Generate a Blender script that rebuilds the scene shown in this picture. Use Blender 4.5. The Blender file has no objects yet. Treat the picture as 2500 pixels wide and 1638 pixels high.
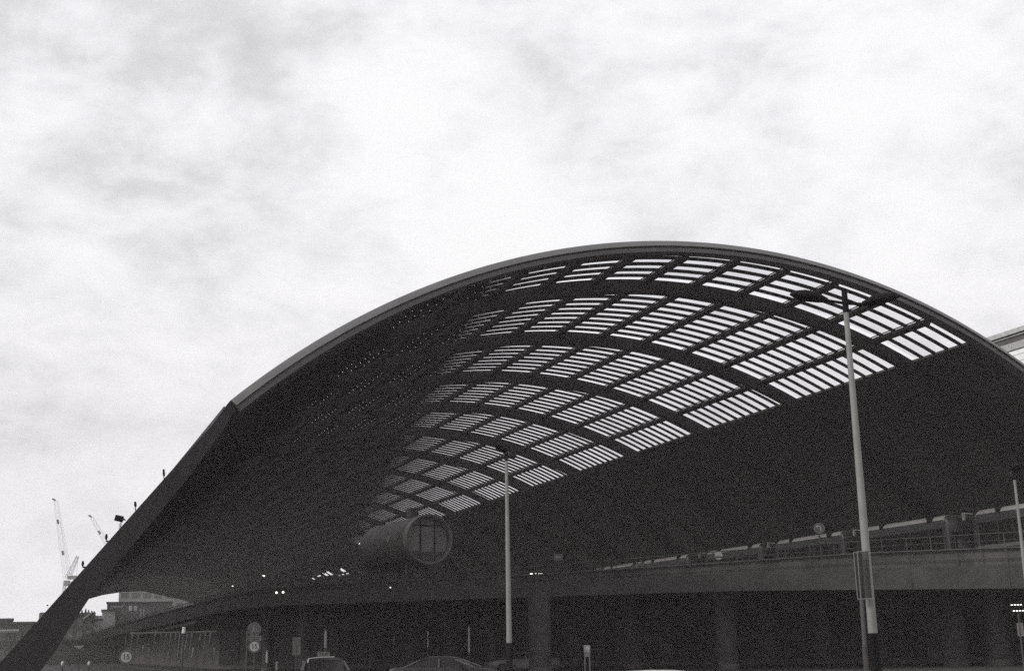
import bpy, math, random
from mathutils import Vector, Matrix
random.seed(7)
R = math.radians
PI = math.pi
C = bpy.context.scene.collection
SC = bpy.context.scene

# ------------------------------------------------------------------ camera
CAM = Vector((0.0, 0.0, 1.6))
F = 3060.0                      # focal length in photograph pixels (2500 wide)
RM = Matrix(((0.93463683, -0.07022719, -0.34860025),
             (-0.35520006, -0.23106405, -0.90578271),
             (-0.01693841, 0.97040071, -0.24090567)))
# rows: world axes in camera space, so RM maps camera space -> world space
RW = Matrix(((RM[0][0], RM[0][1], RM[0][2]), (RM[1][0], RM[1][1], RM[1][2]), (RM[2][0], RM[2][1], RM[2][2])))
q = RW.to_quaternion().normalized()
camd = bpy.data.cameras.new('camera'); cam = bpy.data.objects.new('camera', camd); C.objects.link(cam)
cam.rotation_mode = 'QUATERNION'; cam.rotation_quaternion = q; cam.location = CAM
camd.sensor_width = 36.0; camd.sensor_fit = 'HORIZONTAL'; camd.lens = F / 2500.0 * 36.0
camd.clip_start = 0.1; camd.clip_end = 6000
SC.camera = cam
RW = q.to_matrix()

def ray(x, y):
    return (RW @ Vector((x - 1250.0, -(y - 819.0), -F))).normalized()
def aty(x, y, v): d = ray(x, y); return CAM + d * (v / d.y)
def atx(x, y, v): d = ray(x, y); return CAM + d * (v / d.x)
def atz(x, y, v): d = ray(x, y); return CAM + d * ((v - CAM.z) / d.z)
def atd(x, y, D):
    d = ray(x, y); return CAM + d * (D / math.hypot(d.x, d.y))

# ------------------------------------------------------------------ world
SUN_EL, SUN_AZ = 31.0, 262.0      # azimuth measured clockwise from +Y
world = bpy.data.worlds.new('World'); SC.world = world; world.use_nodes = True
nt = world.node_tree; nt.nodes.clear()
def N(t, **k):
    n = nt.nodes.new(t)
    for a, b in k.items(): setattr(n, a, b)
    return n
out = N('ShaderNodeOutputWorld'); bg = N('ShaderNodeBackground'); bg.inputs['Strength'].default_value = 0.1
sky = N('ShaderNodeTexSky'); sky.sky_type = 'NISHITA'; sky.sun_disc = False
sky.sun_elevation = R(SUN_EL); sky.sun_rotation = R(SUN_AZ)
tc = N('ShaderNodeTexCoord')
sep = N('ShaderNodeSeparateXYZ'); nt.links.new(tc.outputs['Generated'], sep.inputs[0])
def M_(op, a, b=None, c=None, clamp=False):
    n = N('ShaderNodeMath', operation=op); n.use_clamp = clamp
    for i, v in enumerate((a, b, c)):
        if v is None: continue
        if isinstance(v, (int, float)): n.inputs[i].default_value = v
        else: nt.links.new(v, n.inputs[i])
    return n.outputs[0]
def noise(scale, det, rough, dist, off):
    mp = N('ShaderNodeMapping'); mp.inputs['Location'].default_value = off; mp.inputs['Scale'].default_value = (1, 1, 1.7)
    nt.links.new(tc.outputs['Generated'], mp.inputs[0])
    n = N('ShaderNodeTexNoise'); nt.links.new(mp.outputs[0], n.inputs['Vector'])
    n.inputs['Scale'].default_value = scale; n.inputs['Detail'].default_value = det
    n.inputs['Roughness'].default_value = rough; n.inputs['Distortion'].default_value = dist
    return n.outputs[0]
n1 = noise(3.4, 8, 0.58, 0.25, (3.1, 1.7, 0))
n2 = noise(8.5, 8, 0.6, 0.3, (8.4, 2.2, 4))
n3 = noise(20.0, 5, 0.55, 0.4, (1.2, 6.2, 9))
den_s = M_('ADD', M_('MULTIPLY', n1, 0.50), M_('ADD', M_('MULTIPLY', n2, 0.54), M_('MULTIPLY', n3, 0.26)))
def spot(px, py, inner, outer):      # 1 inside a cone around that part of the sky, 0 outside
    d = ray(px, py)
    v = N('ShaderNodeVectorMath', operation='DOT_PRODUCT'); nt.links.new(tc.outputs['Generated'], v.inputs[0])
    v.inputs[1].default_value = d
    mr = N('ShaderNodeMapRange', interpolation_type='SMOOTHSTEP'); nt.links.new(v.outputs['Value'], mr.inputs[0])
    mr.inputs[1].default_value = math.cos(R(outer)); mr.inputs[2].default_value = math.cos(R(inner))
    return mr.outputs[0]
dark = spot(100, 60, 1, 17)
dark2 = spot(480, 560, 1, 14)
brt = spot(900, 800, 1, 14)
brt2 = spot(2300, 500, 1, 20)
dd = M_('ADD', M_('ADD', den_s, -0.118), M_('ADD', M_('MULTIPLY', dark, -0.15), M_('ADD', M_('MULTIPLY', dark2, 0.01), M_('ADD', M_('MULTIPLY', brt, 0.06), M_('MULTIPLY', brt2, 0.02)))))
ramp = N('ShaderNodeValToRGB'); nt.links.new(dd, ramp.inputs[0])
cr = ramp.color_ramp; cr.interpolation = 'B_SPLINE'
cr.elements[0].position = 0.22; cr.elements[0].color = (0.50, 0.51, 0.50, 1)
cr.elements[1].position = 0.66; cr.elements[1].color = (0.985, 0.985, 0.995, 1)
for p, c in ((0.42, (0.73, 0.735, 0.76)), (0.50, (0.86, 0.865, 0.90)), (0.58, (0.95, 0.95, 0.975))):
    e = cr.elements.new(p); e.color = c + (1,)
mul = N('ShaderNodeVectorMath', operation='SCALE'); nt.links.new(ramp.outputs[0], mul.inputs[0]); mul.inputs['Scale'].default_value = 11.2
bwn = N('ShaderNodeRGBToBW'); nt.links.new(sky.outputs[0], bwn.inputs[0])
mix = N('ShaderNodeMix', data_type='RGBA'); mix.inputs[0].default_value = 0.95
nt.links.new(bwn.outputs[0], mix.inputs[6]); nt.links.new(mul.outputs[0], mix.inputs[7])
nt.links.new(mix.outputs[2], bg.inputs[0]); nt.links.new(bg.outputs[0], out.inputs[0])

sd = bpy.data.lights.new('sun', 'SUN'); sd.energy = 2.1; sd.angle = R(14); sd.color = (1.0, 0.97, 0.93)
so = bpy.data.objects.new('sun', sd); C.objects.link(so)
az, el = R(SUN_AZ), R(SUN_EL)
sdir = Vector((math.sin(az) * math.cos(el), math.cos(az) * math.cos(el), math.sin(el)))
so.rotation_mode = 'QUATERNION'; so.rotation_quaternion = sdir.to_track_quat('Z', 'Y'); so.location = sdir * 300
SC.view_settings.view_transform = 'Standard'; SC.view_settings.look = 'None'
SC.view_settings.exposure = 0.0; SC.view_settings.gamma = 1.0; SC.view_settings.use_curve_mapping = False
SC.cycles.max_bounces = 6; SC.cycles.transparent_max_bounces = 12
SC.cycles.volume_bounces = 0
SC.cycles.use_denoising = False

# ------------------------------------------------------------------ helpers
_m = {}
def mat(name, col, rough=0.6, metal=0.0, var=0.25, scale=1.2, bump=0.0, spec=0.4, emit=0.0):
    if name in _m: return _m[name]
    m = bpy.data.materials.new(name); m.use_nodes = True; t = m.node_tree
    b = t.nodes['Principled BSDF']
    b.inputs['Roughness'].default_value = rough; b.inputs['Metallic'].default_value = metal
    b.inputs['Specular IOR Level'].default_value = spec
    geo = t.nodes.new('ShaderNodeNewGeometry')
    n = t.nodes.new('ShaderNodeTexNoise'); n.inputs['Scale'].default_value = scale; n.inputs['Detail'].default_value = 6
    n.inputs['Roughness'].default_value = 0.65
    t.links.new(geo.outputs['Position'], n.inputs['Vector'])
    r = t.nodes.new('ShaderNodeValToRGB'); t.links.new(n.outputs[0], r.inputs[0])
    r.color_ramp.elements[0].position = 0.3; r.color_ramp.elements[1].position = 0.7
    r.color_ramp.elements[0].color = tuple(c * (1 - var) for c in col) + (1,)
    r.color_ramp.elements[1].color = tuple(min(1, c * (1 + var)) for c in col) + (1,)
    t.links.new(r.outputs[0], b.inputs['Base Color'])
    if bump:
        bp = t.nodes.new('ShaderNodeBump'); bp.inputs['Strength'].default_value = bump; bp.inputs['Distance'].default_value = 0.02
        n2 = t.nodes.new('ShaderNodeTexNoise'); n2.inputs['Scale'].default_value = scale * 9; n2.inputs['Detail'].default_value = 4
        t.links.new(geo.outputs['Position'], n2.inputs['Vector'])
        t.links.new(n2.outputs[0], bp.inputs['Height']); t.links.new(bp.outputs[0], b.inputs['Normal'])
    if emit:
        b.inputs['Emission Color'].default_value = tuple(col) + (1,); b.inputs['Emission Strength'].default_value = emit
    _m[name] = m; return m
def glassmat(name, tint, trans, rough=0.15, dirt=0.25, scale=0.8):
    m = bpy.data.materials.new(name); m.use_nodes = True; t = m.node_tree; t.nodes.clear()
    o = t.nodes.new('ShaderNodeOutputMaterial'); mx = t.nodes.new('ShaderNodeMixShader')
    tr = t.nodes.new('ShaderNodeBsdfTransparent'); tr.inputs[0].default_value = tuple(tint) + (1,)
    gl = t.nodes.new('ShaderNodeBsdfGlossy'); gl.inputs['Roughness'].default_value = rough
    df = t.nodes.new('ShaderNodeBsdfDiffuse'); df.inputs[0].default_value = (0.2, 0.19, 0.19, 1)
    m2 = t.nodes.new('ShaderNodeMixShader'); m2.inputs[0].default_value = 0.6
    t.links.new(gl.outputs[0], m2.inputs[1]); t.links.new(df.outputs[0], m2.inputs[2])
    geo = t.nodes.new('ShaderNodeNewGeometry'); n = t.nodes.new('ShaderNodeTexNoise'); n.inputs['Scale'].default_value = scale; n.inputs['Detail'].default_value = 5
    t.links.new(geo.outputs['Position'], n.inputs['Vector'])
    mr = t.nodes.new('ShaderNodeMapRange'); t.links.new(n.outputs[0], mr.inputs[0])
    mr.inputs[1].default_value = 0.3; mr.inputs[2].default_value = 0.75
    mr.inputs[3].default_value = 1 - trans; mr.inputs[4].default_value = min(1, 1 - trans + dirt)
    t.links.new(mr.outputs[0], mx.inputs[0]); t.links.new(tr.outputs[0], mx.inputs[1]); t.links.new(m2.outputs[0], mx.inputs[2])
    t.links.new(mx.outputs[0], o.inputs[0]); return m

class MB:
    def __init__(s): s.v = []; s.f = []
    def add(s, vs, fs):
        o = len(s.v); s.v += [tuple(v) for v in vs]; s.f += [tuple(i + o for i in f) for f in fs]; return s
    def box(s, x0, x1, y0, y1, z0, z1):
        v = [(x, y, z) for z in (z0, z1) for y in (y0, y1) for x in (x0, x1)]
        return s.add(v, [(0, 2, 3, 1), (4, 5, 7, 6), (0, 1, 5, 4), (2, 6, 7, 3), (0, 4, 6, 2), (1, 3, 7, 5)])
    def obox(s, c, ax, ay, az, hx, hy, hz):          # oriented box, half sizes
        c = Vector(c); v = []
        for k in (-1, 1):
            for j in (-1, 1):
                for i in (-1, 1): v.append(c + ax * hx * i + ay * hy * j + az * hz * k)
        return s.add(v, [(0, 2, 3, 1), (4, 5, 7, 6), (0, 1, 5, 4), (2, 6, 7, 3), (0, 4, 6, 2), (1, 3, 7, 5)])
    def tube(s, p, q_, r0, r1=None, n=10, cap=True):
        p = Vector(p); q_ = Vector(q_); r1 = r0 if r1 is None else r1
        d = (q_ - p).normalized(); a = d.orthogonal().normalized(); b = d.cross(a)
        vs = [p + (a * math.cos(2 * PI * i / n) + b * math.sin(2 * PI * i / n)) * r0 for i in range(n)]
        vs += [q_ + (a * math.cos(2 * PI * i / n) + b * math.sin(2 * PI * i / n)) * r1 for i in range(n)]
        fs = [(i, (i + 1) % n, n + (i + 1) % n, n + i) for i in range(n)]
        if cap: fs += [tuple(range(n))[::-1], tuple(range(n, 2 * n))]
        return s.add(vs, fs)
    def prism(s, poly, ext):                          # poly: list of 3D points, ext: Vector
        n = len(poly); ext = Vector(ext)
        vs = [Vector(p) for p in poly] + [Vector(p) + ext for p in poly]
        return s.add(vs, [tuple(range(n)), tuple(range(n, 2 * n))[::-1]] + [(i, n + i, n + (i + 1) % n, (i + 1) % n) for i in range(n)])
    def loft(s, rings, closed=True, caps=True):
        n = len(rings[0]); o = len(s.v)
        for r in rings: s.v += [tuple(p) for p in r]
        for k in range(len(rings) - 1):
            for i in range(n if closed else n - 1):
                a = o + k * n + i; b = o + k * n + (i + 1) % n
                s.f.append((a, b, b + n, a + n))
        if caps and closed:
            s.f.append(tuple(o + i for i in range(n))[::-1]); s.f.append(tuple(o + (len(rings) - 1) * n + i for i in range(n)))
        return s
    def octa(s, c, r):
        c = Vector(c); vs = [c + Vector(d) * r for d in ((1, 0, 0), (-1, 0, 0), (0, 1, 0), (0, -1, 0), (0, 0, 1), (0, 0, -1))]
        return s.add(vs, [(0, 2, 4), (2, 1, 4), (1, 3, 4), (3, 0, 4), (2, 0, 5), (1, 2, 5), (3, 1, 5), (0, 3, 5)])
    def ball(s, c, r, n=10, m=6, sc=(1, 1, 1)):
        rings = []
        for j in range(1, m):
            a = PI * j / m
            rings.append([(c[0] + sc[0] * r * math.sin(a) * math.cos(2 * PI * i / n), c[1] + sc[1] * r * math.sin(a) * math.sin(2 * PI * i / n), c[2] + sc[2] * r * math.cos(a)) for i in range(n)])
        return s.loft(rings)
    def build(s, name, material, parent=None, smooth=False):
        me = bpy.data.meshes.new(name); me.from_pydata([tuple(v) for v in s.v], [], s.f); me.update()
        import bmesh
        bm = bmesh.new(); bm.from_mesh(me); bmesh.ops.recalc_face_normals(bm, faces=bm.faces); bm.to_mesh(me); bm.free()
        if smooth:
            for p in me.polygons: p.use_smooth = True
            me.set_sharp_from_angle(angle=R(40))
        me.materials.append(material)
        if parent: me.transform(Matrix.Translation(-parent_loc(parent)))
        o = bpy.data.objects.new(name, me); C.objects.link(o)
        if parent: o.parent = parent
        return o
def parent_loc(p):
    l = Vector(p.location)
    if p.parent: l = l + parent_loc(p.parent)
    return l
# parts are built in world coordinates; things have their Empty at the base
def thing(name, label, cat, loc=(0, 0, 0), group=None):
    o = bpy.data.objects.new(name, None); C.objects.link(o); o.location = loc
    o['label'] = label; o['category'] = cat
    if group: o['group'] = group
    return o
def tag(o, label, cat, group=None):
    o['label'] = label; o['category'] = cat
    if group: o['group'] = group
    return o
def struct(o, kind='structure'): o['kind'] = kind; return o
def build_sub(mb, name, m, parent, smooth=False):
    return mb.build(name, m, parent, smooth)

def text_mesh(body, size, loc, ux, uy, m, parent, name='lettering', depth=0.004, align='CENTER'):
    cu = bpy.data.curves.new(name, 'FONT'); cu.body = body; cu.size = size; cu.align_x = align; cu.align_y = 'CENTER'; cu.extrude = depth
    tmp = bpy.data.objects.new(name, cu); C.objects.link(tmp)
    dg = bpy.context.evaluated_depsgraph_get(); me = bpy.data.meshes.new_from_object(tmp.evaluated_get(dg))
    bpy.data.objects.remove(tmp)
    ux = Vector(ux).normalized(); uy = Vector(uy).normalized(); uz = ux.cross(uy)
    mm = Matrix(((ux.x, uy.x, uz.x, loc[0]), (ux.y, uy.y, uz.y, loc[1]), (ux.z, uy.z, uz.z, loc[2]), (0, 0, 0, 1)))
    me.transform(mm); me.materials.clear(); me.materials.append(m)
    me.transform(Matrix.Translation(-parent_loc(parent)))
    o = bpy.data.objects.new(name, me); C.objects.link(o)
    o.parent = parent; return o

# materials ---------------------------------------------------------
W = 0.93
def g(v, warm=0.93): return (v, v * warm, v * warm * 0.985)
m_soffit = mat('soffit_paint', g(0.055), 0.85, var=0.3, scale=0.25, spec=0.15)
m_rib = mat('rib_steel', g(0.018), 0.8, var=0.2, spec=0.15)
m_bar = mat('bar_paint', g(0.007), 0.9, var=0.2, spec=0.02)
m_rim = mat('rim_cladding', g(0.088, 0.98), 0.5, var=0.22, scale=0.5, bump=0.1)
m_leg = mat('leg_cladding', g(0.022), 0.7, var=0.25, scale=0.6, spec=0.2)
m_out = mat('roof_sheet', g(0.18), 0.5, var=0.2, scale=0.4)
m_conc = mat('deck_concrete', g(0.058), 0.8, var=0.3, scale=0.6, bump=0.3, spec=0.2)
m_conc_d = mat('column_concrete', g(0.05), 0.85, var=0.3, scale=0.8, spec=0.2)
m_darkw = mat('dark_wall', g(0.085), 0.85, var=0.5, scale=0.5, spec=0.05)
m_rail = mat('rail_steel', g(0.05), 0.55, var=0.2, spec=0.3)
m_pole = mat('pole_paint', (0.225, 0.22, 0.208), 0.55, var=0.12, scale=3, spec=0.3)
m_black = mat('black_paint', g(0.010), 0.7, var=0.3, spec=0.06)
m_glassdark = mat('dark_glass', g(0.012), 0.12, var=0.2, spec=0.6)
m_white = mat('white_enamel', (0.62, 0.62, 0.60), 0.45, var=0.1, scale=4)
m_busp = mat('bus_highlit_paint', (0.30, 0.29, 0.28), 0.35, var=0.15, spec=0.5)
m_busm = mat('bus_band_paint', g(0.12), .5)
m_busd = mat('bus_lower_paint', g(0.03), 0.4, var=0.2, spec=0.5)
m_chrome = mat('steel_bolt', (0.75, 0.75, 0.73), 0.25, metal=1.0, var=0.1)
m_lamp = mat('lamp_glow', (1.0, 0.97, 0.92), 0.5, var=0.0, emit=2.5)
m_led = mat('led_glow', (1.0, 0.98, 0.95), 0.5, var=0.0, emit=1.6)
m_glass = glassmat('roof_glass', (0.97, 0.97, 0.975), 0.95, dirt=0.2, scale=.33)
m_blue = mat('dark_sign_face', g(0.05), 0.4, var=0.15, spec=0.5)

# ------------------------------------------------------------------ ground
struct(MB().add([(-3000, -1500, 0), (3000, -1500, 0), (3000, 4500, 0), (-3000, 4500, 0)], [(0, 1, 2, 3)]).build('ground', mat('asphalt', g(0.05, 0.97), 0.9, var=0.3, scale=0.5, bump=0.4, spec=0.2)))
pv = MB().prism([(6, 60, 0.004), (12.5, 96, 0.004), (12.5, 380, 0.004), (74, 380, 0.004), (74, 30, 0.004), (52, 30, 0.004)], (0, 0, 0.13))
struct(pv.build('pavement', mat('paving_slabs', g(0.045), 0.85, var=0.25, scale=1.5, spec=0.2)))
for k in range(10):
    pass
mk = MB()
for k in range(14):
    p = Vector((-6, 12 + k * 6)); mk.add([(p.x, p.y, .004), (p.x + .15, p.y, .004), (p.x + .15, p.y + 3, .004), (p.x, p.y + 3, .004)], [(0, 1, 2, 3)])
struct(mk.build('road_marking', mat('road_paint', (0.5, 0.5, 0.48), 0.7)))

# ------------------------------------------------------------------ the arched roof
CX, CZ = 33.25, -16.0
Y0, Y1 = 55.0, 345.0
def cp(th, r, y): t = R(th); return (CX + r * math.sin(t), y, CZ + r * math.cos(t))
def patch(mb, t0, t1, r0, r1, y0, y1, step=1.2):
    n = max(1, int(math.ceil((t1 - t0) / step)))
    rings = []
    for i in range(n + 1):
        t = t0 + (t1 - t0) * i / n
        rings.append([cp(t, r0, y0), cp(t, r1, y0), cp(t, r1, y1), cp(t, r0, y1)])
    return mb.loft(rings)
roof = thing('arched_roof', 'huge dark barrel-vaulted station roof with rows of glazed slits spanning the bus deck', 'roof', (CX, Y0, 0))
RI = 37.40
ROWS = [(20.95 - 4.76 * k) for k in range(11)]
TG0, TG1 = ROWS[-1], 25.1
sh = MB()
patch(sh, -41.9, TG0, RI, RI + .5, Y0 + .35, Y1)
patch(sh, TG1, 26.3, RI, RI + .17, Y0 + .35, Y1)
patch(sh, 26.3, 31.4, RI, RI + .5, Y0 + .35, Y1)
patch(sh, 34.8, 65, RI, RI + .5, Y0 + .35, Y1)
patch(sh, 31.4, 34.8, RI, RI + .5, Y0 + .35, 222)
patch(sh, 31.4, 34.8, RI, RI + .5, 258, Y1)
# broken row of low openings far down the hall
for a, b, t0, t1 in ((252.2, 258, 31.4, 34.8), (250.8, 252.2, 31.4, 32.3), (250.8, 252.2, 33.2, 34.8), (246.5, 250.8, 31.4, 34.8), (243.5, 246.5, 31.4, 32.0), (243.5, 246.5, 32.5, 34.8),
                     (240.5, 243.5, 31.4, 34.8), (238.2, 240.5, 33.0, 34.8), (237.0, 238.2, 31.4, 34.8), (235.0, 237, 33.2, 34.8), (233.0, 235.0, 31.4, 34.8), (231.2, 233.0, 31.4, 34.0), (229.8, 231.2, 31.4, 34.8),
                     (228.4, 229.8, 31.4, 33.8), (227.0, 228.4, 31.4, 34.8), (224.6, 227.0, 33.2, 33.9), (222, 224.6, 31.4, 34.8)):
    patch(sh, t0, t1, RI, RI + .04, a, b)
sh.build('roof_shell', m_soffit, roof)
st = MB()       # straight haunch between kink and leg heads, with arched gaps between the legs
legs_y = [Y0 + 12.5 * k for k in range(24)]
def outer(z): return 2.18 + 0.794 * (z - 5.01)
def inner_(z):
    pts = [(-1, -1.2), (0, .1), (1.76, 1.31), (2.4, 1.64), (3.8, 2.45), (5.11, 3.37), (6.86, 4.72), (8.91, 6.22), (11.81, 8.1), (12.4, 8.35)]
    for (a, b), (c, d) in zip(pts, pts[1:]):
        if z <= c: return b + (d - b) * (z - a) / (c - a)
    return pts[-1][1]
zs = [8.2 + i * .405 for i in range(10)]; zs[-1] = 11.85
prof = [(outer(z) + .02, z) for z in zs] + [(7.72, 12.25)] + [(inner_(z) - .02, z) for z in zs[::-1]]
legs_y = legs_y[::2]
for a, b in zip(legs_y, legs_y[1:]):
    st.prism([(x, a + 1.0, z) for x, z in prof], (0, b - a - 1.0, 0))
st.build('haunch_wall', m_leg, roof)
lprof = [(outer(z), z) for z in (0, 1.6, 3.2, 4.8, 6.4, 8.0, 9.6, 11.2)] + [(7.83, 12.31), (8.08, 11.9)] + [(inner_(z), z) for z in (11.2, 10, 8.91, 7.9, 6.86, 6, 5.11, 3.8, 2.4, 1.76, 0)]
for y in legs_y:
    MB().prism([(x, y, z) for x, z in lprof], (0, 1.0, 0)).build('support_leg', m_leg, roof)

rim = MB()
pr = [(38.05, 0.4), (38.05, -.06), (37.98, -.16), (37.70, -.38), (37.66, -.20), (37.60, -.20), (37.59, -.30), (37.40, -.28), (37.38, 0.4)]
rim.loft([[cp(t, r, Y0 + dy) for r, dy in pr] for t in [(-41.9 + i * (106.9 / 130)) for i in range(131)]])
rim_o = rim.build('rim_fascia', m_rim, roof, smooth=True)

RIBS = [60.18 + 12.5 * k for k in range(-0, 23)]
for y in RIBS:
    rb = MB(); patch(rb, -41.5, 31.0 if 215 < y < 258 else 64.8, RI - .68, RI - .004, y, y + .5, 1.6)
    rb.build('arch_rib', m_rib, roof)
EDGE = [(s + 3.9, s + 4.02) for s in ROWS]        # thin bar, slit, purlin
for k, s in enumerate(ROWS):
    if k == 0: continue
    pu = MB()
    patch(pu, s + 4.14, s + 4.74, RI - .17, RI + .04, Y0 + .4, Y1, 0.6)
    patch(pu, s + 3.90, s + 4.00, RI + .0, RI + .035, Y0 + .4, Y1, 0.6)
    pu.build('purlin', m_rib, roof)
PITCH = 1.128
fn0 = 56.14 - PITCH
nfin = int((Y1 - fn0) / PITCH)
bars = {}
HW = .05
for i in range(nfin):
    y = fn0 + i * PITCH
    if y < Y0 + .4: continue
    bay = int((y - RIBS[0]) // 12.5) if y >= RIBS[0] else -1
    bars.setdefault(bay, []).append(y)
for bay, ys in bars.items():
    b = MB()
    for y in ys:
        for k, s in enumerate(ROWS):
            te = s + (4.76 if k else 4.15)
            if bay >= 4: patch(b, s, te, RI, RI + .17, y - .13, y, 1.4); continue
            patch(b, s, te, RI, RI + .056, y - .12, y, 1.4)
            patch(b, s, te, RI + .114, RI + .17, y - .12, y, 1.4)
            cuts = [s] + [v_ for f in (.6, 1.95, 3.3) for v_ in (s + f - HW, s + f + HW)] + [te]
            for a_, c_ in zip(cuts[::2], cuts[1::2]): patch(b, a_, c_, RI + .056, RI + .114, y - .12, y, 1.4)
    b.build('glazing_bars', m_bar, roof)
    y0 = RIBS[bay] + .5 if bay >= 0 else Y0 + .4
    y1 = RIBS[bay + 1] if bay + 1 < len(RIBS) else Y1
    gl = MB()
    rings = [[cp(TG0 + (TG1 - TG0) * i / 40, RI + .2, y0), cp(TG0 + (TG1 - TG0) * i / 40, RI + .2, y1)] for i in range(41)]
    gl.loft(rings, closed=False, caps=False)
    gl.build('glazing', m_glass, roof)
# far gable with its low arched opening
pts = [(215, 1462), (250, 1452), (300, 1444), (350, 1442.5), (400, 1453), (442, 1463), (500, 1480)]
P = [aty(x, y, Y1 - .5) for x, y in pts]
ew = MB()
L0 = [(P[0].x - 9, 2.0)] + [(p.x, p.z) for p in P] + [(P[-1].x + 6, 2)]
arc = []
for (x, z) in L0:
    arc.append((x, z))
n = len(arc)
for (xa, za), (xb, zb) in zip(arc, arc[1:]):
    za2 = CZ + math.sqrt(max(0.1, 37.7 ** 2 - (xa - CX) ** 2)); zb2 = CZ + math.sqrt(max(.1, 37.7 ** 2 - (xb - CX) ** 2))
    ew.prism([(xa, Y1 - .5, za), (xb, Y1 - .5, zb), (xb, Y1 - .5, max(zb + .1, zb2)), (xa, Y1 - .5, max(za + .1, za2))], (0, .5, 0))
xa = L0[-1][0]
ew.prism([(xa, Y1 - .5, 0), (66.5, Y1 - .5, 0)] + [(cp(t, 37.7, 0)[0], Y1 - .5, cp(t, 37.7, 0)[2]) for t in (60, 52, 44, 36, 28, 20, 12)] + [(xa, Y1 - .5, CZ + math.sqrt(37.7 ** 2 - (xa - CX) ** 2))], (0, .5, 0))
ew.build('end_gable', m_soffit, roof)
# ceiling lamps on the lower edge of the glazing
lm_group = 'ceiling lamps down the right side of the hall'
for lab, (x, y), w in (('bright ceiling lamp just left of the round tube room', (883, 1327), 1.0), ('second ceiling lamp left of the tube room, in mid hall', (747, 1372), .8),
                       ('third ceiling lamp left of the tube room, nearer the far end', (644, 1405), .8), ('faintest ceiling lamp, nearest the far end of the hall', (568, 1430), .55)):
    d = ray(x, y); yy = {883: 193.4, 747: 235.9, 644: 280.4, 568: 322}[x]
    p = aty(x, y, yy)
    t = thing('ceiling_lamp', lab, 'lamp', (p.x, p.y, p.z), lm_group)
    up = Vector((CX - p.x, 0, CZ - p.z)).normalized() * -1
    MB().obox(p, Vector((0, 1, 0)), Vector((up.z, 0, -up.x)), up, .8 * w, .24 * w, .06 * w).build('diffuser', m_lamp, t)
    MB().obox(p + up * .2, Vector((0, 1, 0)), Vector((up.z, 0, -up.x)), up, .9 * w, .3 * w, .1).build('housing', m_rib, t)

# ------------------------------------------------------------------ neighbouring train hall on the right
nb = thing('train_hall', 'pale neighbouring train hall whose roof edge shows beyond the arch at right', 'building', (74, 80, 0))
NX = 74.0
m_pol = mat('pale_panels', (0.80, 0.80, 0.80), 0.5, var=0.08, scale=0.6)
def ribbon(z0, z1, x0, x1, name, m):
    return MB().box(x0, x1, 40, 150, z0, z1).build(name, m, nb)
ribbon(25.72, 26.1, NX - .1, NX + 1, 'roof_edge', mat('zinc_edge', g(0.42, 1.0), .5, var=.25, scale=2))
ribbon(25.60, 25.715, NX + .12, NX + 1, 'shadow_gap', m_black)
ribbon(25.50, 25.595, NX - .02, NX + 1, 'drip_strip', mat('zinc_strip', g(0.25, 1.0), .5))
ribbon(25.02, 25.495, NX + .1, NX + 1, 'dark_frieze', m_darkw)
ribbon(24.42, 25.015, NX, NX + 1, 'gutter', mat('gutter_metal', g(0.34, 1.0), .5, var=.35, scale=5))
ribbon(24.33, 24.415, NX + .05, NX + 1, 'lower_gap', m_black)
wl = ribbon(5.0, 24.325, NX + .02, NX + 1, 'panel_wall', m_pol)
sm = MB()
for k in range(54):
    y = 41 + k * 2.0; sm.box(NX - .01, NX + .02, y, y + .03, 20, 24.32)
for k in range(8):
    z = 20.1 + k * .55; sm.box(NX - .012, NX + .02, 40, 150, z, z + .02)
build_sub(sm, 'panel_seam', mat('seam_grey', g(0.45, 1.0), .5), wl)
MB().box(NX + 1, NX + 40, 40, 150, 0, 26).build('hall_body', m_darkw, nb)
MB().box(NX - .02, NX + 1, 40, 150, 0, 4.99).build('plinth', m_darkw, nb)

# ------------------------------------------------------------------ bus deck
DT = 5.4
top = [(120, 1579), (154, 1569), (256, 1538.8), (385, 1503.6), (450, 1486.5), (513, 1471.5), (545, 1464), (564, 1460), (590, 1456), (625, 1452), (660, 1449), (700, 1446), (780, 1442), (900, 1438), (1060, 1433), (1233, 1426), (1400, 1417.5), (1600, 1407), (1800, 1397), (2150, 1385.5), (2500, 1376), (2900, 1362)]
bot = [(120, 1584), (157, 1575.7), (288.7, 1548.5), (417, 1521), (500, 1501), (545, 1491), (580, 1486), (625, 1481), (700, 1477), (780, 1474), (900, 1470), (1400, 1453.5), (1800, 1441.5), (2500, 1435.6), (2900, 1434)]
railA = [(120, 1577), (154, 1566), (256, 1531), (385, 1490), (513, 1453), (564, 1440), (625, 1430), (700, 1420), (900, 1403), (1240, 1387), (1800, 1342), (2120, 1319.6), (2500, 1297.5), (2900, 1276)]
railB = [(120, 1577.5), (154, 1567), (256, 1533), (385, 1494), (513, 1458), (564, 1446), (625, 1436), (700, 1427), (900, 1413), (1240, 1398), (1800, 1360), (2120, 1335), (2500, 1315), (2900, 1294)]
railC = [(120, 1578), (154, 1567.5), (256, 1535), (385, 1497), (513, 1463), (564, 1451), (625, 1441), (700, 1433), (900, 1421), (1240, 1407), (1800, 1371), (2120, 1349.6), (2500, 1335.5), (2900, 1318)]
railD = [(120, 1578.5), (154, 1568.5), (256, 1537), (385, 1500), (513, 1467.5), (564, 1456), (625, 1447), (700, 1440), (900, 1431), (1240, 1419), (1800, 1389), (2120, 1372.7), (2500, 1360), (2900, 1345)]
def interp(tab, x):
    for (a, b), (c, d) in zip(tab, tab[1:]):
        if x <= c: return b + (d - b) * (x - a) / (c - a)
    return tab[-1][1]
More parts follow.
